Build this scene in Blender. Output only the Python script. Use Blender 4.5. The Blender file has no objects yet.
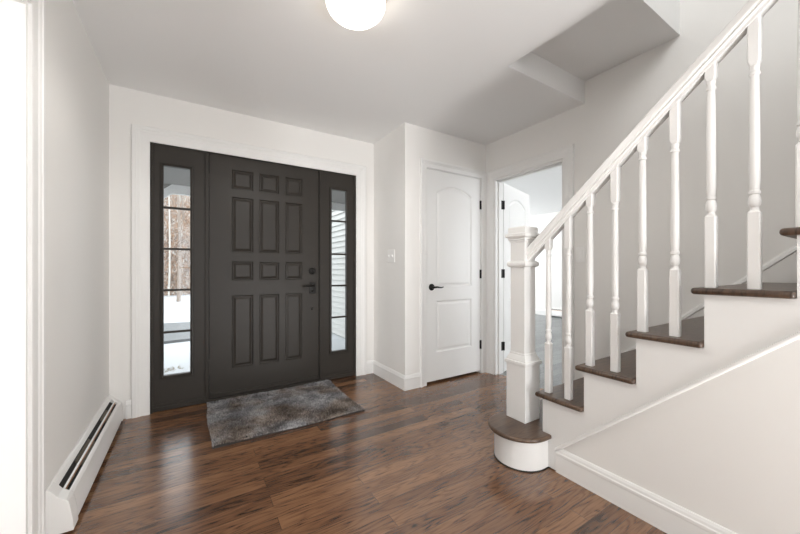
import bpy, bmesh, math, random
from mathutils import Vector, Matrix
random.seed(7)
C = bpy.context.scene.collection
sc = bpy.context.scene
PI = math.pi

# ------------------------------------------------------------------ camera, world, lights, exposure
TH = math.atan(209/332)
cam = bpy.data.cameras.new('camera'); cam.sensor_width = 36; cam.lens = 332/800*36
cam.shift_y = 2.5/800; cam.clip_start = .05; cam.clip_end = 200
co = bpy.data.objects.new('camera', cam); C.objects.link(co)
co.location = (0, 0, 1.10); co.rotation_euler = (PI/2, 0, -TH); sc.camera = co

sc.view_settings.view_transform = 'Standard'; sc.view_settings.look = 'None'
sc.view_settings.gamma = 1; sc.view_settings.use_curve_mapping = False
sc.view_settings.exposure = 0.30

w = bpy.data.worlds.new('overcast_sky'); sc.world = w; w.use_nodes = True
bg = w.node_tree.nodes['Background']
bg.inputs[0].default_value = (.93, .96, 1.0, 1); bg.inputs[1].default_value = 2.8

def area(name, loc, rot, sx, sy, power, col=(1, 1, 1)):
    l = bpy.data.lights.new(name, 'AREA'); l.shape = 'RECTANGLE'; l.size = sx; l.size_y = sy
    l.energy = power; l.color = col
    o = bpy.data.objects.new(name, l); C.objects.link(o); o.location = loc; o.rotation_euler = rot
    return o
# far room daylight plus added fill lights without real sources, all out of view
area('hall_fill_light', (1.5, -1.3, .3), (PI/2+1.0, 0, .9), .6, .8, 62, (1, .998, .995))  # added fill behind the camera
area('living_room_fill_light', (-4.0, -2.6, .3), (0, -PI/2-.6, .75), 1.6, 1.0, 118, (.98, .99, 1))  # added fill, aimed through the wide opening to brighten the short wall
area('daylight_far_room_window', (5.0, 7.26, 1.35), (-PI/2-.3, 0, 0), 2.6, 1.5, 96, (.93, .965, 1))
area('far_room_fill_light', (5.0, -.94, 1.2), (PI/2+.45, 0, 0), 2.6, 1.5, 50, (.93, .965, 1))  # added fill to brighten the face of the open door
area('stairwell_fill_light', (.24, -.6, 4.0), (0, -PI/2, 0), 1.2, 1.2, 37, (.97, .985, 1))  # added fill for the stairwell; no window is built here

# ------------------------------------------------------------------ mesh helpers
class MB:
    def __init__(s): s.v = []; s.f = []
    def add(s, v, f):
        o = len(s.v); s.v += [tuple(p) for p in v]; s.f += [tuple(i+o for i in q) for q in f]; return s
    def box(s, x0, x1, y0, y1, z0, z1):
        v = [(x, y, z) for z in (z0, z1) for y in (y0, y1) for x in (x0, x1)]
        return s.add(v, [(0, 2, 3, 1), (4, 5, 7, 6), (0, 1, 5, 4), (2, 6, 7, 3), (0, 4, 6, 2), (1, 3, 7, 5)])
    def prism(s, pts, fn, d0, d1):          # pts 2D polygon, fn(a,b,d)->xyz
        n = len(pts)
        v = [fn(a, b, d0) for a, b in pts] + [fn(a, b, d1) for a, b in pts]
        f = [tuple(range(n))[::-1], tuple(range(n, 2*n))] + [(i, (i+1) % n, n+(i+1) % n, n+i) for i in range(n)]
        return s.add(v, f)
    def loft(s, rings, cap=True, closed=True):
        n = len(rings[0]); v = [p for r in rings for p in r]; f = []
        for i in range(len(rings)-1):
            for j in range(n if closed else n-1):
                f.append((i*n+j, i*n+(j+1) % n, (i+1)*n+(j+1) % n, (i+1)*n+j))
        if cap: f += [tuple(range(n))[::-1], tuple(range((len(rings)-1)*n, len(rings)*n))]
        return s.add(v, f)
    def lathe(s, prof, M=Matrix(), seg=24):  # prof [(r,z)]
        return s.loft([[M @ Vector((max(r, 1e-4)*math.cos(2*PI*k/seg), max(r, 1e-4)*math.sin(2*PI*k/seg), z)) for k in range(seg)] for r, z in prof])
    def square(s, prof, cx, cy):             # prof [(half,z)]
        return s.loft([[(cx-h, cy-h, z), (cx+h, cy-h, z), (cx+h, cy+h, z), (cx-h, cy+h, z)] for h, z in prof])
    def tube(s, pts, rad, seg=8):
        rings = []
        for i, p in enumerate(pts):
            p = Vector(p); a = Vector(pts[max(i-1, 0)]); b = Vector(pts[min(i+1, len(pts)-1)])
            t = (b-a).normalized(); u = t.cross(Vector((0, 0, 1)))
            if u.length < 1e-3: u = t.cross(Vector((0, 1, 0)))
            u.normalize(); w_ = t.cross(u); r = rad[i] if isinstance(rad, (list, tuple)) else rad
            rings.append([p+u*r*math.cos(2*PI*k/seg)+w_*r*math.sin(2*PI*k/seg) for k in range(seg)])
        return s.loft(rings)
    def build(s, name, m, parent=None, bevel=0, smooth=False, seg=2, angle=35):
        me = bpy.data.meshes.new(name); me.from_pydata(s.v, [], s.f)
        bm = bmesh.new(); bm.from_mesh(me); bmesh.ops.recalc_face_normals(bm, faces=bm.faces)
        if smooth:
            for f in bm.faces: f.smooth = True
            for e in bm.edges:
                if len(e.link_faces) == 2 and e.calc_face_angle(0) > math.radians(angle): e.smooth = False
        bm.to_mesh(me); bm.free(); me.materials.append(m)
        o = bpy.data.objects.new(name, me); C.objects.link(o)
        if parent: o.parent = parent
        if bevel:
            b = o.modifiers.new('edge', 'BEVEL'); b.width = bevel; b.segments = seg; b.limit_method = 'ANGLE'; b.angle_limit = math.radians(40)
        return o

def tag(o, label=None, cat=None, group=None, kind=None):
    if label: o['label'] = label
    if cat: o['category'] = cat
    if group: o['group'] = group
    if kind: o['kind'] = kind
    return o
def struct(o, label, cat): return tag(o, label, cat, None, 'structure')
def empty(name, loc=(0, 0, 0)):
    o = bpy.data.objects.new(name, None); C.objects.link(o); o.location = loc; o.empty_display_size = .1; return o
def rebase(root, children=None):             # parts were modelled in world coordinates: keep them there
    for ch in root.children:
        ch.matrix_parent_inverse = Matrix.Translation(root.location).inverted()

XY = lambda a, b, d: (a, b, d)
YZ = lambda a, b, d: (d, a, b)
XZ = lambda a, b, d: (a, d, b)

# ------------------------------------------------------------------ materials
def mat(name, col, rough=.5, metal=0, spec=.5, bump=0, bscale=200, coat=0):
    m = bpy.data.materials.new(name); m.use_nodes = True; nt = m.node_tree; b = nt.nodes['Principled BSDF']
    b.inputs['Base Color'].default_value = (*col, 1); b.inputs['Roughness'].default_value = rough
    b.inputs['Metallic'].default_value = metal; b.inputs['Specular IOR Level'].default_value = spec
    b.inputs['Coat Weight'].default_value = coat
    if bump:
        n = nt.nodes.new('ShaderNodeTexNoise'); n.inputs['Scale'].default_value = bscale; n.inputs['Detail'].default_value = 3
        tc = nt.nodes.new('ShaderNodeNewGeometry'); nt.links.new(tc.outputs['Position'], n.inputs['Vector'])
        bp = nt.nodes.new('ShaderNodeBump'); bp.inputs['Strength'].default_value = bump; bp.inputs['Distance'].default_value = .002
        nt.links.new(n.outputs['Fac'], bp.inputs['Height']); nt.links.new(bp.outputs['Normal'], b.inputs['Normal'])
    return m
def ramp(nt, fac, stops):
    r = nt.nodes.new('ShaderNodeValToRGB'); e = r.color_ramp.elements
    while len(e) < len(stops): e.new(.5)
    for x, (p, c) in zip(e, stops): x.position = p; x.color = (*c, 1)
    nt.links.new(fac, r.inputs['Fac']); return r
def vmath(nt, op, a, b):
    n = nt.nodes.new('ShaderNodeVectorMath'); n.operation = op
    for i, q in enumerate((a, b)):
        if hasattr(q, 'links'): nt.links.new(q, n.inputs[i])
        else: n.inputs[i].default_value = q
    return n.outputs[0]
def fmath(nt, op, a, b):
    n = nt.nodes.new('ShaderNodeMath'); n.operation = op
    for i, q in enumerate((a, b)):
        if hasattr(q, 'links'): nt.links.new(q, n.inputs[i])
        else: n.inputs[i].default_value = q
    return n.outputs[0]
def mixc(nt, fac, a, b, mode='MIX'):
    n = nt.nodes.new('ShaderNodeMix'); n.data_type = 'RGBA'; n.blend_type = mode
    for i, q in ((0, fac), (6, a), (7, b)):
        if hasattr(q, 'links'): nt.links.new(q, n.inputs[i])
        else: n.inputs[i].default_value = q if i == 0 else (*q, 1)
    return n.outputs[2]
def wood(name, stops, plank=(1.15, .083), rough=.27, spec=.5, grain=.5, seams=True, ior=1.5):
    m = bpy.data.materials.new(name); m.use_nodes = True; nt = m.node_tree; b = nt.nodes['Principled BSDF']
    g = nt.nodes.new('ShaderNodeNewGeometry'); pos = g.outputs['Position']
    br = nt.nodes.new('ShaderNodeTexBrick'); br.offset = .37; br.offset_frequency = 2; br.squash = 1
    br.inputs['Color1'].default_value = (0, 0, 0, 1); br.inputs['Color2'].default_value = (1, 1, 1, 1); br.inputs['Mortar'].default_value = (.5, .5, .5, 1)
    br.inputs['Scale'].default_value = 1; br.inputs['Mortar Size'].default_value = .0009 if seams else 0
    br.inputs['Mortar Smooth'].default_value = .2
    br.inputs['Brick Width'].default_value = plank[0]; br.inputs['Row Height'].default_value = plank[1]
    nt.links.new(vmath(nt, 'ADD', pos, (7.3, 5.02, 0)), br.inputs['Vector'])
    rnd = nt.nodes.new('ShaderNodeRGBToBW'); nt.links.new(br.outputs['Color'], rnd.inputs[0])
    off = nt.nodes.new('ShaderNodeCombineXYZ')
    nt.links.new(fmath(nt, 'MULTIPLY', rnd.outputs[0], 37.0), off.inputs[0]); nt.links.new(fmath(nt, 'MULTIPLY', rnd.outputs[0], 11.0), off.inputs[2])
    p2 = vmath(nt, 'ADD', pos, off.outputs[0])
    # broad cathedral figure
    n0 = nt.nodes.new('ShaderNodeTexNoise'); n0.inputs['Scale'].default_value = 1; n0.inputs['Detail'].default_value = 2
    nt.links.new(vmath(nt, 'MULTIPLY', p2, (1.6, 11, 1)), n0.inputs['Vector'])
    rings = fmath(nt, 'MULTIPLY', n0.outputs['Fac'], 13.0)
    rings = fmath(nt, 'FRACT', rings, 0)
    rings = fmath(nt, 'SUBTRACT', rings, .5); rings = fmath(nt, 'ABSOLUTE', rings, 0); rings = fmath(nt, 'MULTIPLY', rings, 2.0)
    rings = fmath(nt, 'POWER', rings, 2.0)
    # fine pores
    n1 = nt.nodes.new('ShaderNodeTexNoise'); n1.inputs['Scale'].default_value = 1; n1.inputs['Detail'].default_value = 6; n1.inputs['Roughness'].default_value = .65
    nt.links.new(vmath(nt, 'MULTIPLY', p2, (9, 160, 40)), n1.inputs['Vector'])
    n2 = nt.nodes.new('ShaderNodeTexNoise'); n2.inputs['Scale'].default_value = 1.1; n2.inputs['Detail'].default_value = 3
    nt.links.new(vmath(nt, 'MULTIPLY', p2, (1, 4, 1)), n2.inputs['Vector'])
    base = fmath(nt, 'MULTIPLY', rnd.outputs[0], .24)
    base = fmath(nt, 'ADD', base, fmath(nt, 'MULTIPLY', n2.outputs['Fac'], .76))
    pore = nt.nodes.new('ShaderNodeMapRange'); pore.inputs['From Min'].default_value = .50; pore.inputs['From Max'].default_value = .30
    nt.links.new(n1.outputs['Fac'], pore.inputs['Value'])
    pr_amt = fmath(nt, 'MULTIPLY', pore.outputs[0], fmath(nt, 'ADD', .25, fmath(nt, 'MULTIPLY', rings, .9)))
    base = fmath(nt, 'SUBTRACT', base, fmath(nt, 'MULTIPLY', pr_amt, .42*grain*2))
    base = fmath(nt, 'SUBTRACT', base, fmath(nt, 'MULTIPLY', rings, .16*grain*2))
    base = fmath(nt, 'ADD', base, fmath(nt, 'MULTIPLY', fmath(nt, 'SUBTRACT', n1.outputs['Fac'], .5), .16*grain*2))
    r = ramp(nt, base, stops)
    col = r.outputs[0]
    if seams: col = mixc(nt, fmath(nt, 'MULTIPLY', br.outputs['Fac'], .75), col, (.012, .008, .006))
    nt.links.new(col, b.inputs['Base Color'])
    b.inputs['Specular IOR Level'].default_value = spec; b.inputs['IOR'].default_value = ior
    rr = nt.nodes.new('ShaderNodeMapRange'); rr.inputs['To Min'].default_value = rough-.05; rr.inputs['To Max'].default_value = rough+.09
    nt.links.new(n1.outputs['Fac'], rr.inputs['Value']); nt.links.new(rr.outputs[0], b.inputs['Roughness'])
    bp = nt.nodes.new('ShaderNodeBump'); bp.inputs['Strength'].default_value = .25; bp.inputs['Distance'].default_value = .0012
    nt.links.new(fmath(nt, 'SUBTRACT', fmath(nt, 'MULTIPLY', n1.outputs['Fac'], .4), br.outputs['Fac']), bp.inputs['Height'])
    nt.links.new(bp.outputs['Normal'], b.inputs['Normal'])
    return m
BROWN = [(.0, (.016, .008, .005)), (.2, (.065, .031, .018)), (.45, (.175, .085, .043)), (.8, (.34, .182, .093))]
M_floor = wood('dark_stained_oak_floor', BROWN, ior=1.85, rough=.21)
M_tread = wood('dark_stained_oak_tread', [(.0, (.02, .011, .007)), (.4, (.085, .052, .034)), (.8, (.17, .108, .070))], plank=(3, 2), seams=False, rough=.3)
M_farfloor = wood('oak_floor_grey_reflection', [(.1, (.10, .105, .105)), (.5, (.19, .20, .20)), (.9, (.27, .28, .28))], plank=(1.2, .12), rough=.3)  # grey colour stands in for pale reflections on glossy wood
M_wall = mat('warm_white_wall_paint', (.85, .834, .806), .55, bump=.04, bscale=320)
M_ceil = mat('flat_white_ceiling_paint', (.90, .895, .885), .7, bump=.05, bscale=260)
M_trim = mat('white_semigloss_trim_paint', (.85, .843, .825), .35)
M_white = mat('white_door_paint', (.865, .86, .845), .38)
M_dark = mat('charcoal_door_paint', (.036, .031, .026), .40, spec=.26, bump=.05, bscale=90)
M_black = mat('oil_rubbed_black_metal', (.012, .011, .010), .35, metal=.6)
M_heater = mat('white_enamelled_steel', (.84, .83, .81), .3)
M_shade = mat('painted_shade_black', (.02, .018, .016), .7)  # near-black colour paints the shade inside heaters and under the first step
M_fin = mat('dull_aluminium_fins', (.28, .24, .19), .5, metal=.8)
M_copper = mat('copper_pipe', (.55, .30, .15), .35, metal=1)
M_plate = mat('white_switch_plastic', (.88, .87, .85), .3)
M_brass = mat('brushed_brass_ring', (.62, .48, .25), .3, metal=1)
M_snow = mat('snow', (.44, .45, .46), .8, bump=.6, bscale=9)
M_drive = mat('wet_grey_asphalt', (.13, .137, .14), .6, bump=.3, bscale=60)
M_porch = mat('grey_porch_ceiling', (.22, .215, .205), .8)
M_fascia = mat('white_fascia_paint', (.85, .85, .85), .5)
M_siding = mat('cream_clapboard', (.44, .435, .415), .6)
M_bark = mat('grey_brown_bark', (.26, .21, .175), .9, bump=.6, bscale=30)
M_birch = mat('pale_bark', (.50, .48, .44), .85, bump=.4, bscale=30)
M_twig = mat('russet_twigs_and_leaves', (.30, .205, .155), .9)
nt = M_twig.node_tree; g_ = nt.nodes.new('ShaderNodeNewGeometry')
tr_ = ramp(nt, g_.outputs['Random Per Island'], [(.0, (.14, .11, .09)), (.35, (.30, .20, .145)), (.6, (.40, .25, .16)), (.85, (.45, .40, .36)), (1, (.55, .53, .50))])
nt.links.new(tr_.outputs[0], nt.nodes['Principled BSDF'].inputs['Base Color'])
M_glass = bpy.data.materials.new('window_glass'); M_glass.use_nodes = True
nt = M_glass.node_tree; nt.nodes.clear()
o_ = nt.nodes.new('ShaderNodeOutputMaterial'); mx = nt.nodes.new('ShaderNodeMixShader'); fr = nt.nodes.new('ShaderNodeFresnel'); fr.inputs[0].default_value = 1.45
tr = nt.nodes.new('ShaderNodeBsdfTransparent'); tr.inputs[0].default_value = (.95, .97, .97, 1); gl = nt.nodes.new('ShaderNodeBsdfGlossy'); gl.inputs['Roughness'].default_value = .02
nt.links.new(fr.outputs[0], mx.inputs[0]); nt.links.new(tr.outputs[0], mx.inputs[1]); nt.links.new(gl.outputs[0], mx.inputs[2]); nt.links.new(mx.outputs[0], o_.inputs[0])
def emis(name, col, s):
    m = bpy.data.materials.new(name); m.use_nodes = True; b = m.node_tree.nodes['Principled BSDF']
    b.inputs['Base Color'].default_value = (.9, .88, .84, 1); b.inputs['Emission Color'].default_value = (*col, 1); b.inputs['Emission Strength'].default_value = s
    return m
M_globe = emis('lit_opal_glass', (1, .92, .81), 4.2)
M_globe2 = emis('lit_opal_glass_cool', (1, .95, .9), 5)

# ------------------------------------------------------------------ room shell
XL, XR, XJ = -.5, 2.69, 1.65
YF, YC, YB = 3.15, 2.535, -3.2
H, UP = 2.44, 5.1
struct(MB().box(-4.2, 2.75, YB, 3.33, -.12, 0).build('floor', M_floor), 'dark stained oak plank floor of the entry hall', 'floor')
struct(MB().box(2.7501, 7.35, -1.0, 7.3, -.12, 0).build('floor_far_room', M_farfloor), 'wood floor beyond the open doorway, its grey a painted reflection', 'floor')
c = MB().box(-4.2, 1.77, YB, 3.33, H, 2.70).box(1.77, 2.69, 1.475, 3.33, H, 2.95).box(1.77, 2.69, .857, 1.475, 2.622, 2.95).box(1.77, 2.69, YB, -1.4, H, 2.70)
struct(c.build('ceiling', M_ceil), 'white painted ceiling with the stepped stairwell opening', 'ceiling')
struct(MB().box(2.81, 7.35, -1.0, 7.3, H, H+.1).build('ceiling_far_room', M_ceil), 'white ceiling of the room beyond the open doorway', 'ceiling')
struct(MB().box(.2, 2.81, YB, .98, UP, UP+.1).build('ceiling_upstairs', M_ceil), 'ceiling high above the stairwell', 'ceiling')
# front wall
fw = MB().box(-4.2, -.264, YF, 3.33, 0, H).box(1.445, 2.81, YF, 3.33, 0, H).box(-.264, 1.445, YF, 3.33, 2.07, H)
struct(fw.build('wall_front', M_wall), 'white wall around the dark front door', 'wall')
struct(MB().box(XJ, XJ+.11, YC+.11, YF, 0, H).build('wall_jog', M_wall), 'short white wall with the double switch, right of the front door', 'wall')
cw = MB().box(XJ, 1.89, YC, YC+.11, 0, H).box(2.615, XR, YC, YC+.11, 0, H).box(1.89, 2.615, YC, YC+.11, 2.068, H)
struct(cw.build('wall_closet', M_wall), 'white wall around the closet door', 'wall')
rw = MB().box(XR, 2.81, 2.42, YF, 0, H).box(XR, 2.81, 1.475, 1.65, 0, H).box(XR, 2.81, 1.65, 2.42, 2.045, H).box(XR, 2.81, YB, 1.475, 0, UP)
struct(rw.build('wall_right', M_wall), 'tall wall beside the stairs with the open doorway', 'wall')
lw = MB().box(XL-.14, XL, 1.735, YF, 0, H).box(XL-.14, XL, .1, 1.735, 2.066, H).box(XL-.14, XL, YB, .1, 0, H)
struct(lw.build('wall_left', M_wall), 'white wall above the baseboard heater with the cased opening', 'wall')
# walls behind the camera, each with a window hole
bw = MB().box(-4.2, -.3, YB-.14, YB, 0, H).box(1.4, 2.81, YB-.14, YB, 0, H).box(-.3, 1.4, YB-.14, YB, 0, .1).box(-.3, 1.4, YB-.14, YB, 2.2, H).box(.2, 2.81, YB-.14, YB, H, UP)
struct(bw.build('wall_back', M_wall), 'wall behind the camera with the hall window', 'wall')
ww = MB().box(-4.34, -4.2, YB-.14, -3.0, 0, H).box(-4.34, -4.2, -.6, 3.33, 0, H).box(-4.34, -4.2, -3.0, -.6, 0, .1).box(-4.34, -4.2, -3.0, -.6, 2.2, H)
struct(ww.build('wall_living_room', M_wall), 'outer wall of the living room with its window', 'wall')
uw = MB().box(.06, .2, YB, .98, 2.70, UP).box(.2, 2.69, .857, .98, 2.95, UP)
struct(uw.build('wall_upstairs', M_wall), 'upper stairwell wall above the ceiling step', 'wall')
fr_ = MB().box(7.2, 7.35, -1.0, 7.3, 0, H).box(2.81, 3.7, 7.3, 7.4, 0, H).box(6.3, 7.2, 7.3, 7.4, 0, H).box(3.7, 6.3, 7.3, 7.4, 0, .7).box(3.7, 6.3, 7.3, 7.4, 2.2, H).box(2.81, 3.7, -1.1, -1.0, 0, H).box(6.3, 7.2, -1.1, -1.0, 0, H).box(3.7, 6.3, -1.1, -1.0, 0, .7).box(3.7, 6.3, -1.1, -1.0, 2.2, H).box(2.70, 2.81, 3.34, 7.3, 0, H)
struct(fr_.build('wall_far_room', M_wall), 'pale wall seen through the open doorway', 'wall')

# casings: profile swept round three sides with mitres
CAS = [(0, 0), (0, .010), (.006, .012), (.012, .011), (.045, .013), (.052, .017), (.060, .018), (.066, .0225), (.084, .0225), (.088, .018), (.088, 0)]
def casing(name, fn, u0, u1, zt, label, prof=CAS, k=1.0, close=True):
    b = MB(); rings = []
    for q in range(4):
        r = []
        for a, d in prof:
            a *= k
            u = (u0-a, u0-a, u1+a, u1+a)[q]; z = (0, zt+a, zt+a, 0)[q]
            r.append(fn(u, z, d))
        rings.append(r)
    b.loft(rings)
    return struct(b.build(name, M_trim), label, 'door trim')
casing('trim_1', lambda u, z, d: (u, YF-d, z), -.264, 1.445, 2.07, 'white moulded casing around the front door and sidelights', k=1.24)
casing('trim_2', lambda u, z, d: (u, YC-d, z), 1.889, 2.616, 2.069, 'white moulded casing around the closet door', k=.84)
casing('trim_3', lambda u, z, d: (XR-d, u, z), 1.652, 2.418, 2.047, 'white moulded casing around the open doorway by the stairs', k=1.05)
casing('trim_4', lambda u, z, d: (XL+d, u, z), .1, 1.737, 2.067, 'white moulded casing at the left edge, around the wide opening', k=1.05)
def jambs(name, fn, u0, u1, zt, d0, d1, label, stop=None, t=.018):
    b = MB()
    def bx(a0, a1, z0, z1, e0, e1):
        pts = [(a0, z0), (a1, z0), (a1, z1), (a0, z1)]; b.prism(pts, fn, e0, e1)
    bx(u0, u0+t, 0, zt-t, d0, d1); bx(u1-t, u1, 0, zt-t, d0, d1); bx(u0, u1, zt-t, zt, d0, d1)
    if stop:
        s0, s1 = stop; bx(u0+t, u0+t+.012, 0, zt-t-.012, s0, s1); bx(u1-t-.012, u1-t, 0, zt-t-.012, s0, s1); bx(u0+t, u1-t, zt-t-.012, zt-t, s0, s1)
    return struct(b.build(name, M_trim), label, 'door jamb')
jambs('trim_5', lambda u, z, d: (d, u, z), 1.65, 2.42, 2.045, XR, 2.81, 'white jamb lining the open doorway', (XR+.04, XR+.075))
jambs('trim_6', lambda u, z, d: (d, u, z), .1, 1.735, 2.066, XL-.14, XL, 'white jamb lining the wide opening at the left edge')

# baseboards: profile swept along a path, room on the right of travel
BB = [(0, 0), (.014, 0), (.014, .092), (.0155, .098), (.0155, .108), (.012, .112), (.010, .122), (.005, .132), (0, .134)]
def baseboard(name, pts, label):
    P = [Vector((*p, 0)) for p in pts]; n = []
    for i in range(len(P)-1):
        t = (P[i+1]-P[i]).normalized(); n.append(Vector((t.y, -t.x, 0)))
    rings = []
    for i, p in enumerate(P):
        a = n[max(i-1, 0)]; b_ = n[min(i, len(n)-1)]; m = (a+b_); m = m/(m.dot(b_)) if m.length > 1e-6 else b_
        rings.append([p+m*d+Vector((0, 0, z)) for d, z in BB])
    return struct(MB().loft(rings).build(name, M_trim), label, 'baseboard')
baseboard('baseboard_jog', [(1.556, YF), (XJ, YF), (XJ, YC), (1.814, YC)], 'white baseboard wrapping the short wall right of the front door')
baseboard('baseboard_front', [(-.405, YF), (-.374, YF)], 'short white baseboard between heater and front door casing')
baseboard('baseboard_far_room', [(7.2, 7.2), (7.2, 4.86)], 'white baseboard left of the heater in the far room')
baseboard('baseboard_far_room_right', [(7.2, 2.19), (7.2, -.9)], 'white baseboard on the far wall beyond the doorway')

# ------------------------------------------------------------------ panel doors
def inset(poly, d):                          # CCW polygon moved inward by d
    n = len(poly); out = []
    for i in range(n):
        p0, p1, p2 = Vector(poly[i-1]), Vector(poly[i]), Vector(poly[(i+1) % n])
        t1 = (p1-p0).normalized(); t2 = (p2-p1).normalized(); n1 = Vector((-t1.y, t1.x)); n2 = Vector((-t2.y, t2.x))
        m = n1+n2; m = m/max(m.dot(n1), .2); out.append(tuple(p1+m*d))
    return out
def door_slab(b, fn, W, Hh, T, cols, rows, levels, arch=None, fill=True):
    """front face at depth 0, depth grows into the slab. cols/rows: panel extents. arch: {row index: rise}"""
    xs = sorted({0, W, *[v for c_ in cols for v in c_]}); zs = sorted({0, Hh, *[v for r_ in rows for v in r_]})
    def face(pts, d): b.add([fn(u, z, d) for u, z in pts], [tuple(range(len(pts)))])
    for i in range(len(xs)-1):
        for j in range(len(zs)-1):
            x0, x1, z0, z1 = xs[i], xs[i+1], zs[j], zs[j+1]
            if (x0, x1) in cols and (z0, z1) in rows:
                poly = [(x0, z0), (x1, z0), (x1, z1), (x0, z1)]
                rise = arch.get(rows.index((z0, z1)), 0) if arch else 0
                if rise:
                    top = []
                    for k in range(15):
                        t = k/14; top.append((x1+(x0-x1)*t, z1-rise+rise*(1-(2*t-1)**2)))
                    poly = [(x0, z0), (x1, z0)]+top
                    for k in range(14):
                        a, c_ = top[k], top[k+1]
                        face([a, (a[0], z1), (c_[0], z1), c_][::-1] if a[1] < z1 or c_[1] < z1 else [a, c_, (c_[0], z1)], 0)
                prev = [fn(u, z, 0) for u, z in poly]; last = None
                for ins, dep in levels:
                    q = inset(poly, ins); cur = [fn(u, z, dep) for u, z in q]; n = len(q)
                    b.add(prev+cur, [(k, (k+1) % n, n+(k+1) % n, n+k) for k in range(n)]); prev = cur; last = (q, dep)
                if fill: face(*last)
            else: face([(x0, z0), (x1, z0), (x1, z1), (x0, z1)], 0)
    rim = [(0, 0), (W, 0), (W, Hh), (0, Hh)]
    v = [fn(u, z, 0) for u, z in rim]+[fn(u, z, T) for u, z in rim]
    b.add(v, [(0, 1, 5, 4), (1, 2, 6, 5), (2, 3, 7, 6), (3, 0, 4, 7)]+([(4, 5, 6, 7)] if fill else []))
    return b
LEV = [(.003, .008), (.008, .012), (.014, .012), (.030, .003), (.032, .002)]

# front door
YD = 3.168
d1 = empty('door_1', (.59, YD, 0)); struct(d1, 'charcoal twelve panel front door with black hardware', 'door')
fx = lambda u, z, d: (.128+u, YD+d, .034+z)
cols = [(.167, .337), (.387, .556), (.612, .768)]
rows = [(.225, .842), (.972, 1.135), (1.214, 1.688), (1.757, 1.922)]
door_slab(MB(), fx, .927, 2.030, .045, cols, rows, LEV).build('door_panel', M_dark, d1)
for z in (1.834, 1.072, .293):
    h = MB().lathe([(.007, -.056), (.008, -.055), (.008, .055), (.007, .056)], Matrix.Translation((.113, YD-.008, z)), 12).lathe([(.003, -.064), (.006, -.061), (.006, -.056)], Matrix.Translation((.113, YD-.008, z)), 10)
    h.lathe([(.006, .056), (.006, .061), (.003, .064)], Matrix.Translation((.113, YD-.008, z)), 10).box(.113, .128, YD-.004, YD-.001, z-.055, z+.055)
    h.build('hinge', M_dark, d1, smooth=True)
RXm = lambda x, y, z: Matrix.Translation((x, y, z)) @ Matrix.Rotation(PI/2, 4, 'X')
db = MB().lathe([(.033, 0), (.033, .004), (.029, .010), (.020, .013), (.018, .016), (0, .016)], RXm(.99, YD, 1.085))
db.box(.986, .994, YD-.034, YD-.014, 1.067, 1.103)
db.build('deadbolt', M_black, d1, smooth=True)
lv = MB().box(.962, 1.026, YD-.008, YD, .868, .978)
hb = lv.build('door_handle', M_black, d1, bevel=.004)
lt = MB().lathe([(.014, 0), (.012, .02), (.011, .045), (0, .046)], RXm(.995, YD-.006, .945), 14).tube([(.997, YD-.045, .945), (.96, YD-.05, .948), (.92, YD-.048, .946), (.888, YD-.040, .938)], [.010, .010, .0085, .007], 10)
lt.build('lever', M_black, hb, smooth=True)
MB().lathe([(.013, 0), (.012, .012), (.006, .016), (0, .016)], RXm(.992, YD-.006, .893), 14).build('privacy_button', M_black, hb, smooth=True)
MB().lathe([(.012, 0), (.012, .006), (.008, .010), (0, .011)], RXm(.99, YD, .723), 16).build('lower_lock', M_black, d1, smooth=True)
MB().box(.129, 1.054, YD-.012, YD, .036, .062).box(.129, 1.054, YD-.006, YD, .062, .072).build('door_sweep', M_dark, d1, bevel=.002)
rebase(d1)
# frame of the entry unit
tf = MB().box(-.264, -.247, 3.152, 3.32, 0, 2.07).box(1.428, 1.445, 3.152, 3.32, 0, 2.07).box(-.247, 1.428, 3.152, 3.32, 2.066, 2.07)
tf.box(.097, .1235, 3.152, 3.32, .03, 2.066).box(1.0595, 1.09, 3.152, 3.32, .03, 2.066).box(-.247, 1.428, 3.175, 3.32, 0, .03).box(.097, 1.09, 3.156, 3.175, 0, .026)
tf.box(.1235, .140, YD+.046, 3.3, .03, 2.066).box(1.043, 1.0595, YD+.046, 3.3, .03, 2.066)
tf.box(.104, .111, 3.147, 3.152, .03, 2.066).box(1.067, 1.075, 3.147, 3.152, .03, 2.066).box(-.258, -.252, 3.147, 3.152, 0, 2.06)
struct(tf.build('trim_7', M_dark, bevel=.0015), 'charcoal frame and mullions between front door and sidelights', 'door frame')

def sidelight(name, x0, x1, g0, g1, gz0, gz1, label, muntins):
    r = empty(name, ((x0+x1)/2, 3.17, 0)); struct(r, label, 'window')
    W, Hh = x1-x0, 2.066-.006
    fn = lambda u, z, d: (x0+u, 3.166+d, .006+z)
    lev = [(.0005, .004), (.004, .004), (.005, -.012), (.013, -.013), (.019, -.006), (.0235, -.004), (.024, .030)]
    door_slab(MB(), fn, W, Hh, .045, [(g0-x0-.024, g1-x0+.024)], [(gz0-.030, gz1+.018)], lev, fill=False).build('sash', M_dark, r)
    MB().box(x0, x1, 3.154, 3.166, .006, .036).box(x0, x1, 3.159, 3.166, .036, .058).build('bottom_rail', M_dark, r, bevel=.002)
    mb = MB()
    for z in muntins: mb.box(g0-.002, g1+.002, 3.166, 3.190, z-.009, z+.009)
    for i, z in enumerate(muntins):
        MB().box(g0-.004, g1+.004, 3.166, 3.190, z-.0085, z+.0085).build('muntin', M_dark, r, bevel=.003)
    MB().box(g0-.006, g1+.006, 3.1775, 3.1795, gz0-.01, gz1+.005).build('pane', M_glass, r)
    rebase(r)
sidelight('window_1', -.247, .097, -.180, -.006, .272, 1.908, 'tall charcoal sidelight left of the front door, showing snow and woods', (1.585, 1.262, .938, .608))
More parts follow.
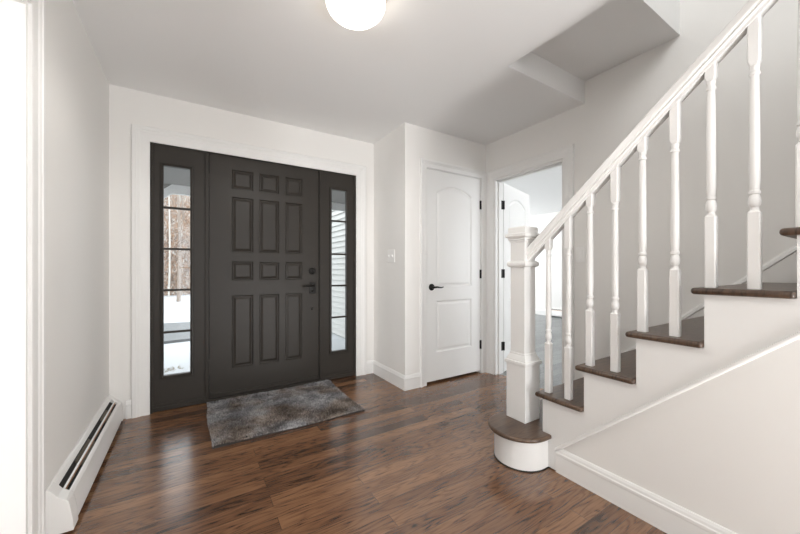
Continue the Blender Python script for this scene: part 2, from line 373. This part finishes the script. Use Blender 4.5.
sidelight('window_2', 1.09, 1.428, 1.187, 1.344, .282, 1.898, 'tall charcoal sidelight right of the front door, showing cream siding', (1.588, 1.254, .938, .619))
# windows behind the camera
def plain_window(name, fn, u0, u1, z0, z1, label):
    r = empty(name, fn((u0+u1)/2, z0, 0)); struct(r, label, 'window'); b = MB(); t = .05
    for a in ((u0, u0+t, z0, z1), (u1-t, u1, z0, z1), (u0+t, u1-t, z0, z0+t), (u0+t, u1-t, z1-t, z1), ((u0+u1)/2-.02, (u0+u1)/2+.02, z0+t, z1-t), (u0+t, (u0+u1)/2-.02, (z0+z1)/2-.02, (z0+z1)/2+.02), ((u0+u1)/2+.02, u1-t, (z0+z1)/2-.02, (z0+z1)/2+.02)):
        b.prism([(a[0], a[2]), (a[1], a[2]), (a[1], a[3]), (a[0], a[3])], fn, .05, .10)
    b.build('window_frame', M_trim, r); rebase(r)
plain_window('window_3', lambda u, z, d: (u, YB-d, z), -.3, 1.4, .1, 2.2, 'hall window behind the camera')
plain_window('window_4', lambda u, z, d: (-4.2-d, u, z), -3.0, -.6, .1, 2.2, 'living room window out of view')
plain_window('window_5', lambda u, z, d: (u, -1.0-d, z), 3.7, 6.3, .7, 2.2, 'added far room window beside the fill light, out of view')  # unseen window added along with the fill that lights the open door
plain_window('window_6', lambda u, z, d: (u, 7.3+d, z), 3.7, 6.3, .7, 2.2, 'front window of the far room, out of view')

# closet door and far door: arched two panel
LEV2 = [(.006, .006), (.012, .010), (.022, .010), (.036, .004), (.040, .003)]
def hinge_flat(b, fn, u, z):
    b.prism([(u-.008, z-.046), (u+.008, z-.046), (u+.008, z+.046), (u-.008, z+.046)], fn, -.010, .002)
d2 = empty('door_2', (2.25, YC, 0)); struct(d2, 'white arched two panel closet door with black lever', 'door')
f2 = lambda u, z, d: (1.894+u, YC+.006+d, .024+z)
door_slab(MB(), f2, .717, 2.038, .035, [(.122, .592)], [(.272, .772), (.905, 1.905)], LEV2, arch={1: .075}).build('door_panel', M_white, d2)
for z in (1.786, 1.052, .302):
    b = MB().lathe([(.007, -.046), (.0075, -.045), (.0075, .045), (.007, .046)], Matrix.Translation((2.612, YC-.003, z)), 10).box(2.602, 2.616, YC-.001, YC+.008, z-.046, z+.046)
    b.build('hinge', M_black, d2, smooth=True)
b = MB().lathe([(.033, 0), (.032, .006), (.024, .011), (.013, .014), (.011, .045), (.010, .05), (0, .05)], RXm(1.958, YC+.006, .930), 20)
hd = b.build('door_handle', M_black, d2, smooth=True)
MB().tube([(1.958, YC-.043, .930), (1.985, YC-.048, .932), (2.015, YC-.047, .928), (2.045, YC-.043, .926), (2.066, YC-.040, .931)], [.010, .0095, .0075, .006, .005], 10).build('lever', M_black, hd, smooth=True)
rebase(d2)
struct(MB().box(1.890, 1.893, YC+.0, YC+.1, 0, 2.068).box(2.612, 2.615, YC+.0, YC+.1, 0, 2.068).box(1.893, 2.612, YC, YC+.1, 2.064, 2.068).box(1.893, 1.91, YC+.044, YC+.06, 0, 2.064).box(2.595, 2.612, YC+.044, YC+.06, 0, 2.064).box(1.91, 2.595, YC+.044, YC+.06, 2.045, 2.064).build('trim_8', M_trim), 'thin white jamb behind the closet door', 'door jamb')
# back of closet
struct(MB().box(1.77, 2.69, 3.05, 3.149, 0, H).build('wall_closet_back', M_wall), 'back wall inside the closet', 'wall')

d3 = empty('door_3', (2.815, 2.398, 0)); d3.rotation_euler = (0, 0, math.radians(17)); struct(d3, 'white arched panel door standing open into the far room', 'door')
f3 = lambda u, z, d: (u, d, .012+z)
door_slab(MB(), f3, .755, 2.008, .035, [(.125, .63)], [(.27, .77), (.90, 1.885)], LEV2, arch={1: .08}).build('door_panel', M_white, d3)
for z in (1.783, 1.057, .288):
    b = MB().lathe([(.0075, -.045), (.0075, .045)], Matrix.Translation((-.006, -.004, z)), 10)
    b.build('hinge', M_black, d3, smooth=True)
MB().lathe([(.03, 0), (.03, .006), (.012, .01), (.011, .03), (.026, .045), (.028, .055), (.02, .066), (0, .068)], Matrix.Translation((.69, 0, .93)) @ Matrix.Rotation(PI/2, 4, 'X'), 18).build('door_knob', M_black, d3, smooth=True)
# hinge leaves let into the open doorway's jamb
for z, nm in ((1.783, 'upper'), (1.057, 'middle'), (.288, 'lower')):
    hl = MB().box(2.745, 2.806, 2.397, 2.4025, z-.046, z+.046)
    for q in (-.028, 0, .028): hl.lathe([(.005, 0), (.004, .0016), (0, .0018)], RXm(2.776+(.008 if q == 0 else -.006), 2.3972, z+q), 8)
    tag(hl.build('jamb_hinge', M_black), nm+' black hinge leaf on the white jamb of the open doorway', 'hinge', 'hinge leaves on the open doorway')

# ------------------------------------------------------------------ staircase
SX = 1.68
RISE, RUN, Z1, Y2 = .2085, .2324, .195, 1.157
tz = lambda k: Z1+RISE*(k-1)
ry = lambda k: Y2-RUN*(k-2)
st = empty('staircase', (2.18, 1.30, 0)); tag(st, 'white staircase with dark oak treads and rounded first step', 'staircase')
TT = .0255
def stadium(cx, cy, r, x1, n=22):
    p = [(x1, cy-r)]
    return [(x1, cy+r)]+[(cx+r*math.cos(PI/2+PI*k/n), cy+r*math.sin(PI/2+PI*k/n)) for k in range(n+1)]+[(x1, cy-r)]
# first, bullnose step
BCX, BCY = 1.632, 1.272
body = MB().prism(stadium(BCX+.008, BCY, .150, SX-.001, 28), XY, .006, Z1-TT)
body.prism([(SX-.001, 1.157), (SX-.001, BCY+.150), (2.68, BCY+.150), (2.68, 1.157)], XY, .006, Z1-TT)
body.build('bullnose_riser', M_trim, st, smooth=True)
MB().prism(stadium(BCX+.008, BCY, .154, SX+.02, 28), XY, 0, .006).build('base_shadow_strip', M_shade, st)  # dark strip stands in for the shadow line under the rounded step
tp = stadium(BCX-.005, BCY, .177, SX-.004, 32); tp = tp[1:-1]
poly = [(2.684, BCY+.177)]+tp+[(SX-.004, BCY-.177+.0), (SX-.004, 1.157), (2.684, 1.157)]
MB().prism(poly, XY, Z1-TT, Z1).build('tread', M_tread, st, bevel=.0115, seg=4, smooth=True)
NT = 12
for k in range(2, NT+1):
    y0, y1 = ry(k)+.037, ry(k+1)
    x0 = SX-.024 if y1 > -.15 else 1.80
    p = [(x0, y0), (x0, y1+.001), (2.684, y1+.001), (2.684, y0)]
    MB().prism(p, XY, tz(k)-TT, tz(k)).build('tread', M_tread, st, bevel=.0115, seg=4, smooth=True)
for k in range(2, NT+2):
    x0 = SX+.012 if ry(k) > -.15 else 1.80
    MB().box(x0, 2.684, ry(k)-.018, ry(k), tz(k-1)+.0005, tz(k)-TT).build('riser', M_trim, st)
DS = .897; DZ = lambda y: .136+DS*(1.078-y)
YE = -.15
saw = [(1.157, .006), (1.157, tz(2)-TT)]
k = 3
while ry(k) > YE:
    saw += [(ry(k), tz(k-1)-TT), (ry(k), tz(k)-TT)]; k += 1
saw += [(YE, tz(k-1)-TT), (YE, DZ(YE)-.02), (1.078, DZ(1.078)-.02), (1.078, .006)]
MB().prism(saw, YZ, SX, SX+.012).build('stringer', M_trim, st)
# small moulding along the underside of the stringer
mp = [(0, -.003), (.010, -.006), (.012, -.012), (.010, -.018), (.005, -.021), (0, -.022)]
rings = []
for y in (1.078, YE):
    rings.append([(SX-d+.002, y, DZ(y)+z*1.3) for d, z in mp])
MB().loft(rings).build('stringer_moulding', M_trim, st, smooth=True)
# wall skirt with cap
skz = lambda y: 1.012+.897*(.599-y)
MB().prism([(1.42, 0), (1.42, skz(1.42)-.02), (-1.3, skz(-1.3)-.02), (-1.3, skz(-1.3)-.6), (1.0, 0)], YZ, 2.675, XR-.0005).build('wall_skirt', M_wall, st)
rings = []
for y in (1.43, -1.3):
    rings.append([(XR-.0005-d, y, skz(y)+z) for d, z in ((0, .012), (.006, .012), (.012, .004), (.020, -.002), (.022, -.022), (.016, -.026), (0, -.026))])
MB().loft(rings).build('skirt_cap', M_trim, st)
rebase(st)
# wall under the stairs and baseboard
struct(MB().prism([(1.077, 0), (1.077, .12), (YE-.0, DZ(YE)-.012), (YE, H), (YB, H), (YB, 0)], YZ, SX+.0125, 1.795).build('wall_stair', M_wall), 'white triangular wall below the staircase', 'wall')
baseboard('baseboard_stair', [(SX+.0125-.0005, 1.076), (SX+.0125-.0005, YB)], 'white baseboard under the staircase')

# ------------------------------------------------------------------ stair railing
rl = empty('stair_railing', (1.722, 1.323, Z1)); tag(rl, 'white stair railing with turned balusters and square newel post', 'stair railing')
NX, NY = 1.724, 1.323
npost = MB().square([(.051, .590), (.051, 1.30)], NX, NY).build('newel_post', M_trim, rl, bevel=.0015)
MB().square([(.068, Z1+.0005), (.068, .526), (.076, .529), (.077, .539), (.076, .548), (.068, .551), (.068, .556), (.063, .569), (.058, .580), (.0545, .586), (.0545, .592), (.0505, .600)], NX, NY).build('base_block', M_trim, npost, bevel=.001)
MB().square([(.0505, 1.114), (.057, 1.116), (.064, 1.121), (.067, 1.129), (.067, 1.137), (.064, 1.145), (.057, 1.150), (.0505, 1.153)], NX, NY).build('collar', M_trim, npost, bevel=.0008)
MB().square([(.0505, 1.264), (.056, 1.265), (.056, 1.277), (.062, 1.279), (.062, 1.291), (.068, 1.294), (.075, 1.299), (.075, 1.315), (.071, 1.318), (.0625, 1.320), (.0615, 1.350), (.057, 1.357), (.050, 1.359)], NX, NY).build('cap', M_trim, npost, bevel=.0008)
RX = 1.722
rt = lambda y: 1.770+.903*(.6805-y)
half = [(.0, 0), (.016, -.001), (.025, -.007), (.030, -.017), (.0315, -.030), (.0315, -.046), (.029, -.053), (.0245, -.056), (.0245, -.060), (.0275, -.063), (.0275, -.069), (.022, -.073), (.0205, -.077), (.0205, -.090)]
prof = [(x, z) for x, z in half]+[(-x, z) for x, z in half[:0:-1]]
MB().loft([[(RX+x, y, rt(y)+z) for x, z in prof] for y in (NY-.0485, YE+.001)]).build('handrail', M_trim, rl, smooth=True, angle=25)
def baluster(y, z0):
    h = .0170; ztop = rt(y)-.075
    b = MB()
    B0, T0 = z0+.283, z0+.806
    sq = lambda r, z: [(RX+r*max(-1, min(1, 1.0*math.cos(a)/max(abs(math.cos(a)), abs(math.sin(a))))), y+r*math.sin(a)/max(abs(math.cos(a)), abs(math.sin(a))), z) for a in [2*PI*(q+.5)/24 for q in range(24)]]
    ci = lambda r, z: [(RX+r*math.cos(a), y+r*math.sin(a), z) for a in [2*PI*(q+.5)/24 for q in range(24)]]
    def mixr(r, z, t): return [tuple(p*(1-t)+q*t for p, q in zip(A, B)) for A, B in zip(sq(r, z), ci(r, z))]
    R = [sq(h, z0), sq(h, B0-.007), sq(h-.0045, B0), ci(.0128, B0+.0015)]
    for r, z in ((.0125, .004), (.0115, .008), (.0115, .012), (.0150, .018), (.0168, .027), (.0172, .036), (.0160, .046), (.0130, .054), (.0122, .058), (.0152, .061), (.0158, .066), (.0152, .071), (.0125, .074), (.0128, .080), (.0145, .100), (.0150, .14)):
        R.append(ci(r, B0+z))
    for r, z in ((.0140, -.20), (.0125, -.06), (.0120, -.036), (.0150, -.033), (.0155, -.029), (.0150, -.025), (.0125, -.022), (.0125, -.012), (.0145, -.006)):
        R.append(ci(r, T0+z))
    R += [ci(.0135, T0-.001), sq(h-.006, T0), sq(h-.0035, T0+.005), sq(h, T0+.016), sq(h, ztop+.016)]
    for i, q in enumerate(R[-1]): R[-1][i] = (q[0], q[1], rt(q[1])-.0885)
    return b.loft(R).build('baluster', M_trim, rl, smooth=True, angle=30)
for k in range(2, 7):
    baluster(ry(k)-.009, tz(k)+.0003); baluster(ry(k)-.1275, tz(k)+.0003)
rebase(rl)

# ------------------------------------------------------------------ baseboard heaters
def heater(fn, y0, y1, label, group=None):
    r = empty('baseboard_heater', fn(0, (y0+y1)/2, 0)); tag(r, label, 'baseboard heater')
    F = lambda a, b_, d: fn(a, d, b_)
    cap = [(.001, .012), (.085, .012), (.083, .06), (.070, .136), (.062, .146), (.036, .166), (.014, .198), (.008, .205), (.001, .205)]
    MB().prism(cap, F, y0, y0+.07).build('end_cap', M_heater, r, bevel=.0015); MB().prism(cap, F, y1-.045, y1).build('end_cap', M_heater, r, bevel=.0015)
    a, b_ = y0+.0705, y1-.0455
    MB().prism([(.001, .012), (.004, .012), (.004, .199), (.012, .193), (.021, .180), (.023, .182), (.014, .198), (.008, .205), (.001, .205)], F, a, b_).build('back_panel', M_heater, r)
    MB().prism([(.083, .030), (.085, .030), (.083, .060), (.070, .136), (.062, .146), (.056, .150), (.055, .148), (.061, .144), (.068, .135), (.081, .060)], F, a, b_).build('front_panel', M_heater, r)
    MB().prism([(.037, .1625), (.043, .158), (.043, .161), (.037, .1655)], F, a, b_).build('damper', M_heater, r)
    MB().prism([(.005, .06), (.079, .06), (.066, .126), (.052, .136), (.018, .160), (.005, .172)], F, a, b_).build('inner_shadow_box', M_shade, r)
    n = 14
    MB().tube([fn(.040, a, .150), fn(.040, b_, .150)], .005, 8).build('copper_pipe', M_copper, r)
    for f0, f1 in ((.22, .44), (.70, .84)):
        fb = MB(); y = a+(b_-a)*f0
        while y < a+(b_-a)*f1:
            fb.prism([(.02, .13), (.062, .13), (.052, .146), (.036, .157), (.022, .170)], F, y, y+.002); y += .008
        fb.build('fin_pack', M_fin, r)
    rebase(r); return r
heater(lambda a, y, z: (XL+a, y, z), 1.900, 3.125, 'white baseboard heater on the floor along the left wall')
heater(lambda a, y, z: (7.2-a, y, z), 2.2, 4.85, 'white baseboard heater on the far room wall, seen past the newel post')

# ------------------------------------------------------------------ switches
def switch_plate(fn, u0, u1, z0, z1, label, gangs):
    r = empty('light_switch', fn((u0+u1)/2, (z0+z1)/2, 0)); tag(r, label, 'light switch')
    MB().prism([(u0, z0), (u1, z0), (u1, z1), (u0, z1)], fn, 0, .006).build('switch_plate', M_plate, r, bevel=.003)
    n = gangs; w_ = (u1-u0)/n
    for i in range(n):
        c_ = u0+w_*(i+.5); zc = (z0+z1)/2
        if n == 1:
            MB().prism([(.0065, zc-.034), (.0085, zc-.033), (.012, zc+.033), (.0065, zc+.034)], lambda a, b_, d: fn(d, b_, a), c_-.017, c_+.017).build('rocker', M_plate, r, bevel=.001)
        else:
            MB().prism([(.0062, zc-.012), (.008, zc-.012), (.018, zc+.004), (.018, zc+.010), (.0062, zc+.012)], lambda a, b_, d: fn(d, b_, a), c_-.005, c_+.005).build('toggle', M_plate, r, bevel=.001)
    rebase(r); return r
switch_plate(lambda u, z, d: (XJ-d, u, z), 2.715, 2.845, 1.168, 1.292, 'white double toggle switch on the short wall right of the front door', 2)
switch_plate(lambda u, z, d: (XR-d, u, z), 1.465, 1.545, 1.160, 1.288, 'white single rocker switch on the wall behind the balusters', 1)

# ------------------------------------------------------------------ ceiling lights
def ceiling_light(x, y, r, label, m):
    o = empty('ceiling_light', (x, y, H)); tag(o, label, 'ceiling light')
    T = Matrix.Translation((x, y, H))
    MB().lathe([(r*1.0, 0), (r*1.03, -.006), (r*1.03, -.026), (r*.90, -.028)], T, 40).build('base_ring', M_brass, o, smooth=True)
    MB().lathe([(r*.90, -.0285), (r*.98, -.032), (r, -.045), (r*.985, -.062), (r*.93, -.080), (r*.80, -.098), (r*.6, -.110), (r*.3, -.117), (.001, -.119)], T, 48).build('glass_shade', m, o, smooth=True)
    rebase(o); return o
ceiling_light(.676, 1.475, .144, 'round lit flush ceiling light above the entry', M_globe)
bl = bpy.data.lights.new('entry_lamp_bulb', 'SPOT'); bl.energy = 28; bl.color = (1, .975, .94); bl.spot_size = math.radians(172); bl.spot_blend = .35; bl.shadow_soft_size = .12
bo = bpy.data.objects.new('entry_lamp_bulb', bl); C.objects.link(bo); bo.location = (.676, 1.475, 2.30)
ceiling_light(3.93, 2.27, .13, 'round lit ceiling light in the far room, beyond the doorway', M_globe2)

# ------------------------------------------------------------------ rug
ra, rb = (.105, 2.328), (1.142, 3.135)
rg = empty('door_mat', ((ra[0]+rb[0])/2, (ra[1]+rb[1])/2, 0)); tag(rg, 'mottled grey and brown shaggy mat in front of the dark door', 'door mat')
def rugpt(u, v):                             # gently uneven outline and two soft creases
    x = ra[0]+(rb[0]-ra[0])*u+.006*math.sin(v*7+1)-.012*(1-v)*(u > .5)*(u-.5); y = ra[1]+(rb[1]-ra[1])*v+.004*math.sin(u*9)
    z = .008+.0035*math.sin(u*8+v*3)*math.sin(v*9+u*2)+.010*math.exp(-((u*1.05-.02-v*.35-.03)/.05)**2)*max(0, 1-v*2.4)
    return x, y, max(z, .006)
n, m_ = 50, 40; rv = [rugpt(i/n, j/m_) for j in range(m_+1) for i in range(n+1)]
rf = [(j*(n+1)+i, j*(n+1)+i+1, (j+1)*(n+1)+i+1, (j+1)*(n+1)+i) for j in range(m_) for i in range(n)]
bm_ = MB(); bm_.v = list(rv); bm_.f = list(rf)
edge = [i for i in range(n+1)]+[j*(n+1)+n for j in range(1, m_+1)]+[m_*(n+1)+i for i in range(n-1, -1, -1)]+[j*(n+1) for j in range(m_-1, 0, -1)]
base0 = len(bm_.v); bm_.v += [(rv[e][0], rv[e][1], .0005) for e in edge]
L_ = len(edge); bm_.f += [(edge[i], base0+i, base0+(i+1) % L_, edge[(i+1) % L_]) for i in range(L_)]
M_rugb = mat('dark_mat_backing', (.03, .026, .024), .95)
bm_.build('backing', M_rugb, rg, smooth=True)
M_rug = bpy.data.materials.new('mottled_shag_pile'); M_rug.use_nodes = True; nt = M_rug.node_tree; b = nt.nodes['Principled BSDF']
g = nt.nodes.new('ShaderNodeNewGeometry')
def noise(nt, vec, s, d=3, r=.5):
    n_ = nt.nodes.new('ShaderNodeTexNoise'); n_.inputs['Scale'].default_value = s; n_.inputs['Detail'].default_value = d; n_.inputs['Roughness'].default_value = r
    nt.links.new(vec, n_.inputs['Vector']); return n_.outputs['Fac']
flat = vmath(nt, 'MULTIPLY', g.outputs['Position'], (1, 1, 0))
big = noise(nt, flat, 5.5, 5, .65); tint = noise(nt, vmath(nt, 'ADD', flat, (4.1, 2.2, 0)), 3.1, 3); fine = noise(nt, flat, 330, 1)
v_ = fmath(nt, 'ADD', fmath(nt, 'MULTIPLY', big, 1.15), fmath(nt, 'MULTIPLY', fmath(nt, 'SUBTRACT', fine, .5), 1.5)); v_ = fmath(nt, 'SUBTRACT', v_, .07)
brn = ramp(nt, v_, [(.25, (.035, .023, .017)), (.5, (.20, .15, .118)), (.72, (.62, .53, .46))])
gry = ramp(nt, v_, [(.25, (.055, .055, .06)), (.5, (.27, .265, .275)), (.72, (.78, .77, .78))])
tf_ = ramp(nt, tint, [(.42, (0, 0, 0)), (.58, (1, 1, 1))])
nt.links.new(mixc(nt, tf_.outputs[0], brn.outputs[0], gry.outputs[0]), b.inputs['Base Color'])
b.inputs['Roughness'].default_value = .8; b.inputs['Specular IOR Level'].default_value = .25; b.inputs['Sheen Weight'].default_value = .3
pv, pf = [], []
for q in range(52000):
    u, v = random.random(), random.random(); x, y, z = rugpt(u, v); a = random.uniform(0, 2*PI); l = random.uniform(.007, .015)
    lean = random.uniform(0, .010); dx, dy = lean*math.cos(a), lean*math.sin(a); wv = .0016; px, py = -math.sin(a+1.2)*wv, math.cos(a+1.2)*wv
    o0 = len(pv); pv += [(x-px, y-py, z-.001), (x+px, y+py, z-.001), (x+dx*.5+px*.8, y+dy*.5+py*.8, z+l*.65), (x+dx*.5-px*.8, y+dy*.5-py*.8, z+l*.65), (x+dx, y+dy, z+l*.95)]
    pf += [(o0, o0+1, o0+2, o0+3), (o0+3, o0+2, o0+4)]
me = bpy.data.meshes.new('pile'); me.from_pydata(pv, [], pf); me.materials.append(M_rug)
po = bpy.data.objects.new('pile', me); C.objects.link(po); po.parent = rg; po['kind'] = 'stuff'
rebase(rg)

# ------------------------------------------------------------------ outside
GZ = -.32
def hgt(x, y): return GZ+.05*math.sin(x*.5+1)*math.sin(y*.33)+max(0, (y-11))*.012
gm = MB(); nx, ny = 40, 40; X0, X1, Y0, Y1 = -26, 24, 3.34, 60
gm.v = [(X0+(X1-X0)*i/nx, Y0+(Y1-Y0)*(j/ny)**1.6, hgt(X0+(X1-X0)*i/nx, Y0+(Y1-Y0)*(j/ny)**1.6)) for j in range(ny+1) for i in range(nx+1)]
gm.f = [(j*(nx+1)+i, j*(nx+1)+i+1, (j+1)*(nx+1)+i+1, (j+1)*(nx+1)+i) for j in range(ny) for i in range(nx)]
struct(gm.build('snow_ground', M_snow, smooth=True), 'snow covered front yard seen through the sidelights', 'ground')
dv = MB(); n = 30
top = [(-20+40*i/n, 7.75+.15*math.sin(i*.8)) for i in range(n+1)]; bot = [(-20+40*i/n, 10.5+.2*math.sin(i*.6+1)) for i in range(n+1)]
dv.v = [(x, y, hgt(x, y)+.05) for x, y in top]+[(x, y, hgt(x, y)+.05) for x, y in bot]+[(x, y, hgt(x, y)-.1) for x, y in top]+[(x, y, hgt(x, y)-.1) for x, y in bot]
dv.f = [(i, i+1, n+2+i, n+1+i) for i in range(n)]+[(i, i+1, 2*n+3+i, 2*n+2+i) for i in range(n)]+[(n+1+i, n+2+i, 3*n+4+i, 3*n+3+i) for i in range(n)]
struct(dv.build('driveway', M_drive), 'grey driveway crossing the snow outside', 'driveway')
struct(MB().box(.12, 1.10, 3.335, 4.5, GZ-.1, -.05).build('porch_floor', M_drive, bevel=.01), 'grey porch slab outside the front door', 'porch')
pr_ = empty('porch_roof', (.5, 5, 2.4)); tag(pr_, 'porch roof with white fascia seen through the left sidelight', 'porch roof')
MB().box(-1.6, 2.56, 3.335, 5.2, 2.20, 2.30).build('porch_ceiling', M_porch, pr_)
MB().box(-.21, 2.56, 5.2, 5.24, 2.08, 2.42).build('fascia', M_fascia, pr_)
MB().prism([(-.21, 2.08), (-.21, 2.20), (-.49, 1.97), (-.49, 1.85)], XZ, 5.2, 5.24).build('rake_board', M_fascia, pr_)
MB().prism([(-.21, 2.20), (-.49, 1.97), (-.49, 2.4), (-.21, 2.4)], XZ, 5.21, 5.24).build('roof_edge', M_porch, pr_)
rebase(pr_)
hw = empty('house_wing', (2.6, 6, GZ)); tag(hw, 'cream clapboard house wing seen through the right sidelight', 'house')
sd = MB(); z = GZ+.05
while z < 3.2:
    sd.prism([(2.60, z), (2.63, z+.125), (2.66, z+.125), (2.66, z)], lambda a, b_, d: (a, d, b_), 3.34, 7.5); z += .115
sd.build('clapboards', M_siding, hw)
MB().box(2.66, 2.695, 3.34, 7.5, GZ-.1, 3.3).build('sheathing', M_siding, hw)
MB().box(2.58, 2.695, 7.5, 7.62, GZ, 3.25).build('corner_board', M_fascia, hw)
rebase(hw)

def tree(x, y, h, r, label, bark, lean=0, seed=0):
    rnd = random.Random(seed); o = empty('bare_tree', (x, y, hgt(x, y)-.05)); tag(o, label, 'tree', 'bare trees beyond the driveway')
    pts = [(lean*t*h*.1+.08*math.sin(t*5+seed), .06*math.sin(t*4+seed*2), t*h) for t in [q/9 for q in range(10)]]
    MB().tube(pts, [r*(.62-.5*q/9) for q in range(10)], 10).build('trunk', bark, o, smooth=True)
    tw = MB()
    def branch(p, d, l, rr, dep):
        q = [p+d*l*t+Vector((0, 0, .12*l*t*t)) for t in (0, .35, .7, 1)]
        tw.tube(q, [rr, rr*.75, rr*.5, rr*.25], 5)
        if dep:
            for i in range(4):
                s = q[1+i % 3]; nd = (d+Vector((rnd.uniform(-.8, .8), rnd.uniform(-.8, .8), rnd.uniform(-.2, .6)))).normalized(); branch(s, nd, l*.55, rr*.5, dep-1)
    for i in range(11):
        t = rnd.uniform(.5, .95); k = int(t*9); a = rnd.uniform(0, 2*PI)
        branch(Vector(pts[k]), Vector((math.cos(a), math.sin(a), rnd.uniform(.2, .9))).normalized(), h*.22*(1.2-t*.6), r*.3*(1.1-t), 2)
    tw.build('branches', bark, o)
spots = [(-.45, 17.0, 9, .13, 0), (-.98, 19.5, 11, .07, 1), (-.15, 22, 10, .12, 0), (-1.6, 24, 12, .16, 0), (-.7, 27, 12, .13, 1), (-2.6, 18, 10, .15, 0), (.9, 20, 11, .14, 0), (-3.6, 23, 12, .17, 0), (-.25, 31, 12, .15, 0), (-1.15, 33, 13, .16, 0), (2.2, 25, 11, .15, 1), (-5, 20, 10, .16, 0), (-.05, 26, 9, .08, 1), (-6.5, 25, 12, .18, 0)]
words = ['tree trunk nearest the driveway in the left sidelight view', 'pale slim trunk left of the nearest tree', 'dark tree at the right edge of the sidelight view']
for i, (x, y, h, r, p) in enumerate(spots):
    lab = ['grey bare tree nearest the driveway, outside the left sidelight', 'pale slim bare tree just behind the nearest one', 'grey bare tree at the right side of the sidelight view'][i] if i < 3 else ('pale barked bare tree deep in the woods outside' if p else 'grey barked bare tree deep in the woods outside')
    tree(x, y, h, r, lab, M_birch if p else M_bark, random.uniform(-.4, .4), i)
tuft = MB(); rt_ = random.Random(5)
for q in range(60):
    x, y = -.30+rt_.gauss(0, .14), 5.55+rt_.gauss(0, .05); a = rt_.uniform(0, 6.3); l = rt_.uniform(.03, .08)
    z = hgt(x, y); tuft.add([(x-.006, y, z-.005), (x+.006, y, z-.005), (x+l*math.cos(a), y+l*.4*math.sin(a), z+l*.5)], [(0, 1, 2)])
to = tuft.build('dry_grass', mat('dry_straw_grass', (.36, .29, .17), .9)); tag(to, 'patch of dry straw grass poking through the snow outside', 'grass', None, 'stuff')
# russet undergrowth and leaves in the woods
rnd = random.Random(3); tv, tf2 = [], []
for q in range(120000):
    y = 20+26*rnd.random()**1.3; x = rnd.uniform(-14, 10) if q % 3 == 0 else -.03*y+rnd.uniform(-.055, .055)*y; z = hgt(x, y)+rnd.random()**1.15*(3.5+(y-20)*.34)
    s = rnd.uniform(.02, .055)*(1+(y-20)*.03); a, e = rnd.uniform(0, 2*PI), rnd.uniform(.3, 1.5); d = Vector((math.cos(a)*math.cos(e), math.sin(a)*.3, math.sin(e)))*s*4; sd_ = Vector((d.z, 0, -d.x)).normalized()*s*.5
    p = Vector((x, y, z)); o0 = len(tv); tv += [p-sd_, p+sd_, p+d]; tf2.append((o0, o0+1, o0+2))
me = bpy.data.meshes.new('undergrowth'); me.from_pydata(tv, [], tf2); me.materials.append(M_twig)
ug = bpy.data.objects.new('undergrowth', me); C.objects.link(ug); tag(ug, 'russet brush and dry leaves filling the woods outside', 'brush', None, 'stuff')
